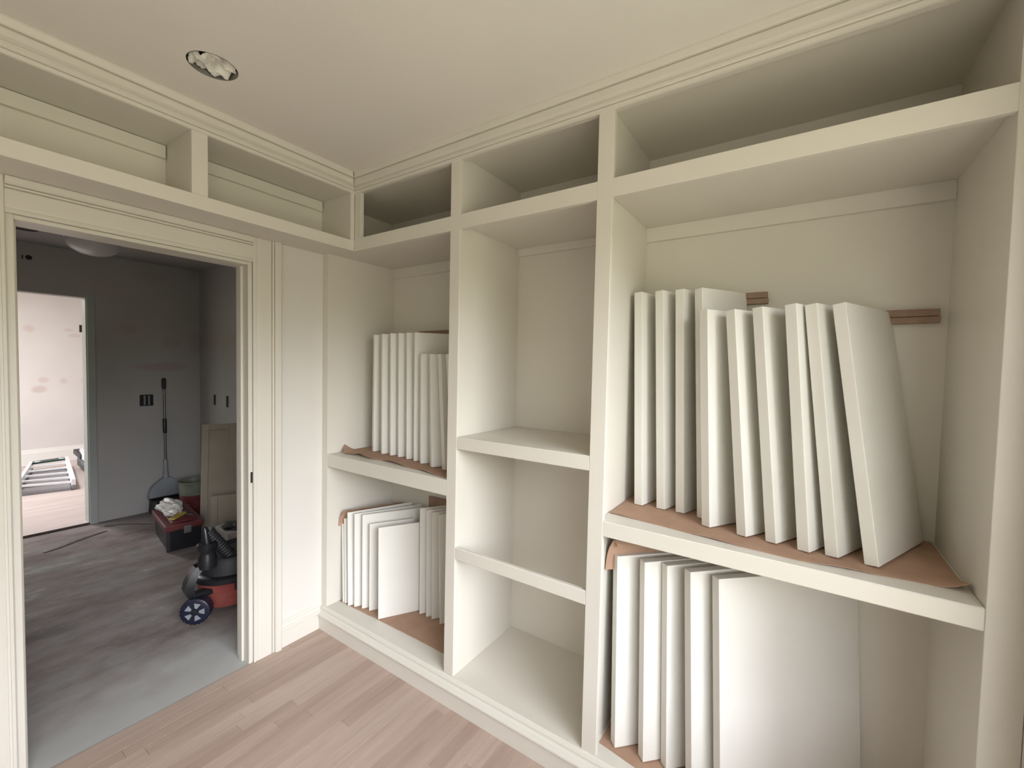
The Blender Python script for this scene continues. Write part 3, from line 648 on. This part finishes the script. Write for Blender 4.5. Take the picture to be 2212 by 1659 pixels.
# bucket behind
bk = empty('bucket', (-2.70, .33, 0), 'pale green bucket with dark red lower half in the dark hall corner', 'bucket')
obj('lower_wall', lathe((-2.72, .33, -.004), [(.105, 0), (.11, .01), (.118, .22)], 28), 'darkred', bk, 40)
obj('upper_wall', lathe((-2.72, .33, -.004), [(.118, .22), (.124, .33), (.130, .335), (.130, .35), (.115, .35), (.108, .30), (.10, .28)], 28), 'bucket', bk, 40)
# leaning boards
def board(c, label, group, frame=True, m='beige'):
    """c: bottom-left, bottom-right, height vector ; recessed field"""
    a, b, h = Vector(c[0]), Vector(c[1]), Vector(c[2])
    n_ = (b - a).cross(h).normalized()
    if n_.dot(CAM - a) < 0: n_ = -n_
    e_ = empty('leaning_board', (a + b) / 2, label, 'door panel', group)
    def q(s0, s1, t0, t1, d0, d1, bev=.0015):
        f = lambda s, t, d: a + (b - a) * s + h * t + n_ * d
        return hexa([f(s0, t0, d0), f(s1, t0, d0), f(s1, t0, d1), f(s0, t0, d1), f(s0, t1, d0), f(s1, t1, d0), f(s1, t1, d1), f(s0, t1, d1)], bev)
    W_, H_ = (b - a).length, h.length; fs, ft = .055 / W_, .055 / H_
    for nm_, args in (('stile', (0, fs, 0, 1, 0, .02)), ('stile', (1 - fs, 1, 0, 1, 0, .02)), ('rail', (fs, 1 - fs, 0, ft, 0, .02)), ('rail', (fs, 1 - fs, 1 - ft, 1, 0, .02))): 
        bm_ = q(*args); bmesh.ops.recalc_face_normals(bm_, faces=bm_.faces[:]); obj(nm_, bm_, m, e_)
    bm_ = q(fs, 1 - fs, ft, 1 - ft, .003, .010); bmesh.ops.recalc_face_normals(bm_, faces=bm_.faces[:]); obj('field', bm_, m, e_)
    return e_
board(((-2.2, .19, 0), (-2.2 + .42 * .27, .19 + .907 * .27, 0), (-.25, .117, .927)), 'large beige framed door panel leaning in the hall corner', 'leaning beige door panels')
board(((-2.02, .43, 0), (-1.45, .42, 0), (-.02, .085, 1.02)), 'taller beige door panel mostly hidden by the door jamb', 'leaning beige door panels')
board(((-1.98, .185, 0), (-1.98 + .42 * .21, .185 + .907 * .21, 0), (-.06, .03, .335)), 'low beige framed panel in front of the taller leaning ones', 'leaning beige door panels')
# white carton
ct_ = empty('open_carton', (-1.39, .16, 0), 'greyish white open carton behind the shop vacuum in the hall', 'carton')
obj('carton_body', hexa([(-1.50, .085, -.004), (-1.30, .085, -.004), (-1.28, .26, -.004), (-1.50, .26, -.004), (-1.52, .045, .235), (-1.27, .03, .235), (-1.25, .28, .235), (-1.52, .28, .235)], .003), 'carton', ct_)
obj('carton_contents', crumple((-1.39, .15, .246), .11, .09, .022, 11), 'black_rough', ct_, 18)

# shop vacuum
VC = Vector((-.72, -.185, 0))
vc = empty('shop_vacuum', VC, 'red and black wheeled shop vacuum with its hose, beside the door jamb', 'vacuum cleaner')
obj('drum', lathe(VC, [(.15, .035), (.158, .05), (.172, .19), (.172, .20)], 40), 'red', vc, 40)
obj('lid_rim', lathe(VC, [(.178, .185), (.190, .19), (.192, .215), (.184, .225), (.15, .232)], 40), 'black', vc, 40)
obj('motor_cover', lathe(VC, [(.158, .228), (.152, .27), (.142, .315), (.132, .328), (.05, .335)], 40), 'black_rough', vc, 40)
obj('carry_handle', tube([VC + Vector(p) for p in ((.02, -.12, .325), (.03, -.125, .375), (.03, -.06, .395), (.03, .06, .395), (.03, .12, .37), (.02, .12, .325))], .013, 10), 'black', vc, 40)
obj('accessory_post', lathe(VC + Vector((.08, -.155, .0)), [(.048, .30), (.048, .36), (.040, .385), (.040, .40), (.052, .415), (.054, .44), (.044, .452), (.03, .448)], 28), 'black', vc, 40)
obj('crevice_tool', tube([VC + Vector((.08, -.155, .43)), VC + Vector((.075, -.165, .53)), VC + Vector((.075, -.168, .545))], [.024, .018, .010], 12), 'black', vc, 40)
bm = NB(); pth = []
for i in range(61):
    s = i / 60; p = Vector((-.66 + .02 * s, -.335 + .30 * s, .515 - .50 * s + .015 * math.sin(PI * s)))
    pth.append(p)
tube(pth, [.034 + (.0022 if i % 2 else -.0014) for i in range(61)], 14, bm)
obj('hose', bm, 'black_rough', vc, 30)
obj('latch', box(VC.x + .165, VC.x + .20, VC.y - .045, VC.y + .025, .14, .205, .006), 'black', vc)
# caster yoke arching out of the rim down to the wheel
yk = NB(); prof = [(-.215, .315), (-.245, .275), (-.265, .23), (-.272, .195), (-.262, .165), (-.25, .14)]
xs_ = (VC.x + .0, VC.x + .10)
prev = None
for y_, z_ in prof:
    row = [yk.verts.new((xs_[0], VC.y + y_ + .045, z_)), yk.verts.new((xs_[0] + .02, VC.y + y_ + .005, z_)), yk.verts.new((xs_[1] - .02, VC.y + y_, z_)), yk.verts.new((xs_[1], VC.y + y_ + .04, z_))]
    if prev:
        for i in range(3): yk.faces.new((prev[i], prev[i + 1], row[i + 1], row[i]))
    prev = row
bmesh.ops.recalc_face_normals(yk, faces=yk.faces[:]); bmesh.ops.solidify(yk, geom=yk.faces[:], thickness=.008)
obj('caster_yoke', yk, 'black', vc, 60)
obj('caster_bracket', box(VC.x + .04, VC.x + .10, VC.y - .235, VC.y - .12, .130, .165, .006), 'black', vc)
def wheel(cx, cy, ang):
    R_ = .078; T = Matrix.Translation((cx, cy, R_ - .004)) @ Matrix.Rotation(math.radians(ang), 4, 'Z')
    def L(prof, n=36): return join(NB(), lathe((0, 0, 0), prof, n, 'y'), T)
    wobj = obj('wheel', L([(.03, -.028), (R_ - .010, -.030), (R_ - .003, -.026), (R_ - .003, .026), (R_ - .010, .030), (.03, .028)]), 'navy', vc, 40)
    bm = NB()
    for k in range(22): join(bm, box(-.004, .004, -.027, .027, R_ - .004, R_ + .0), T @ Matrix.Rotation(2 * PI * k / 22, 4, 'Y'))
    obj('tread', bm, 'navy', wobj)
    bm = NB()
    for k in range(5): join(bm, hexa([(-.006, -.0315, .022), (.006, -.0315, .022), (.006, -.0290, .022), (-.006, -.0290, .022), (-.017, -.0315, .050), (.017, -.0315, .050), (.017, -.0290, .050), (-.017, -.0290, .050)]), T @ Matrix.Rotation(2 * PI * k / 5 + .3, 4, 'Y'))
    obj('spoke_window', bm, 'greyplastic', wobj)
    obj('hub', L([(.015, -.028), (.015, -.036), (.004, -.038)], 20), 'black', wobj, 40)
wheel(-.62, -.404, 50); wheel(-.98, -.02, 50); wheel(-.62, .04, 30)

# mud streaks on the concrete, cable on the floor
def streak(pts, wd, name, label, m='dirt', cat='debris'):
    bm = tube([(p[0], p[1], .0) for p in pts], [wd * (.4 + .6 * math.sin(PI * (i + .5) / len(pts))) for i in range(len(pts))], 8)
    for v in bm.verts: v.co.z = max(-.0042, v.co.z * .25 - .001)
    tag(obj(name, bm, m, smooth=60), label, cat)
streak([(-2.62, -.72), (-2.66, -.62), (-2.74, -.50), (-2.80, -.38), (-2.83, -.30)], .016, 'mud_streak', 'dark mud streak on the concrete before the far doorway')
streak([(-2.98, -.28), (-2.93, -.18), (-2.85, -.10), (-2.78, -.06), (-2.72, .0)], .014, 'mud_streak', 'short dark streak on the concrete between the far doorway and the toolbox')

# ladders in the far room
def bar(a, b, w_, h_, m, parent, name):
    a, b = Vector(a), Vector(b); d = (b - a).normalized(); s_ = d.cross(Vector((0, 0, 1))).normalized() * w_ / 2; u_ = s_.cross(d).normalized() * h_ / 2
    bm_ = hexa([a - s_ - u_, a + s_ - u_, b + s_ - u_, b - s_ - u_, a - s_ + u_, a + s_ + u_, b + s_ + u_, b - s_ + u_], .002)
    bmesh.ops.recalc_face_normals(bm_, faces=bm_.faces[:]); return obj(name, bm_, m, parent)
ld = empty('folding_ladder', (-5.4, -.25, .014), 'aluminium ladder with green label plate lying on the bright far floor', 'ladder')
La, Lb, Ra, Rb = Vector((-6.15, -.29, .12)), Vector((-4.75, -.60, .12)), Vector((-6.10, .03, .14)), Vector((-4.65, -.17, .10))
bar(La, Lb, .03, .07, 'alu', ld, 'rail'); bar(Ra, Rb, .035, .08, 'alu', ld, 'rail')
bar(La - Vector((0, 0, .075)), Lb - Vector((0, 0, .07)), .03, .05, 'greyplastic', ld, 'rail'); bar(Ra - Vector((0, 0, .09)), Rb - Vector((0, 0, .05)), .03, .05, 'greyplastic', ld, 'rail')
for s in (.17, .38, .60, .80, .97): bar(La.lerp(Lb, s), Ra.lerp(Rb, s), .03, .022, 'alu', ld, 'rung')
for s in (.30, .55, .78): bar(La.lerp(Lb, s) - Vector((0, 0, .075)), Ra.lerp(Rb, s) - Vector((0, 0, .075)), .03, .02, 'greyplastic', ld, 'rung')
pl = bar(La.lerp(Lb, .03) + Vector((0, 0, .02)), Ra.lerp(Rb, .03) + Vector((0, 0, .02)), .15, .02, 'green', ld, 'label_plate')
for s in (.16, .84):
    p = La.lerp(Lb, .03).lerp(Ra.lerp(Rb, .03), s); obj('rivet_disc', lathe(p + Vector((.03, 0, .032)), [(.03, 0), (.03, .004), (.001, .005)], 16), 'alu', pl)
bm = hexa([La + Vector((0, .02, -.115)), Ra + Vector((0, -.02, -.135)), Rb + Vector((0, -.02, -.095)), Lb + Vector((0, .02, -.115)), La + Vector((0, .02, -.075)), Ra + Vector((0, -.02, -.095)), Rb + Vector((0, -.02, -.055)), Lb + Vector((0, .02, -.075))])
bmesh.ops.recalc_face_normals(bm, faces=bm.faces[:]); obj('shade_slab', bm, 'ladder_shadow', ld)  # dark slab added under the rungs to stand in for shade
l2 = empty('step_ladder', (-5.3, .22, .014), 'folded grey step ladder with dark hinges lying right of the long ladder', 'ladder')
Sa, Sb = Vector((-6.0, .14, .24)), Vector((-5.0, .08, .24)); Ta, Tb = Vector((-6.0, .50, .22)), Vector((-4.9, .50, .22))
bar(Sa, Sb, .05, .10, 'alu', l2, 'rail'); bar(Ta, Tb, .04, .10, 'alu', l2, 'rail')
bar(Sa - Vector((0, 0, .13)), Sb - Vector((-.3, 0, .13)), .05, .10, 'greyplastic', l2, 'rail')
for s in (.08, .28, .48, .68, .88): bar(Sa.lerp(Sb, s), Ta.lerp(Tb, s), .035, .03, 'alu', l2, 'step')
bar(Sb - Vector((0, 0, .0)), Sb + Vector((.08, .01, -.19)), .06, .07, 'black', l2, 'hinge'); bar(Sa + Vector((.1, -.05, .03)), Sa + Vector((.35, -.03, -.02)), .06, .06, 'black', l2, 'hinge')
bar(Tb + Vector((0, 0, -.02)), Tb + Vector((.08, -.05, -.20)), .05, .05, 'black', l2, 'foot'); bar(Sa + Vector((.02, 0, -.05)), Sa + Vector((.02, 0, -.225)), .05, .05, 'black', l2, 'foot')
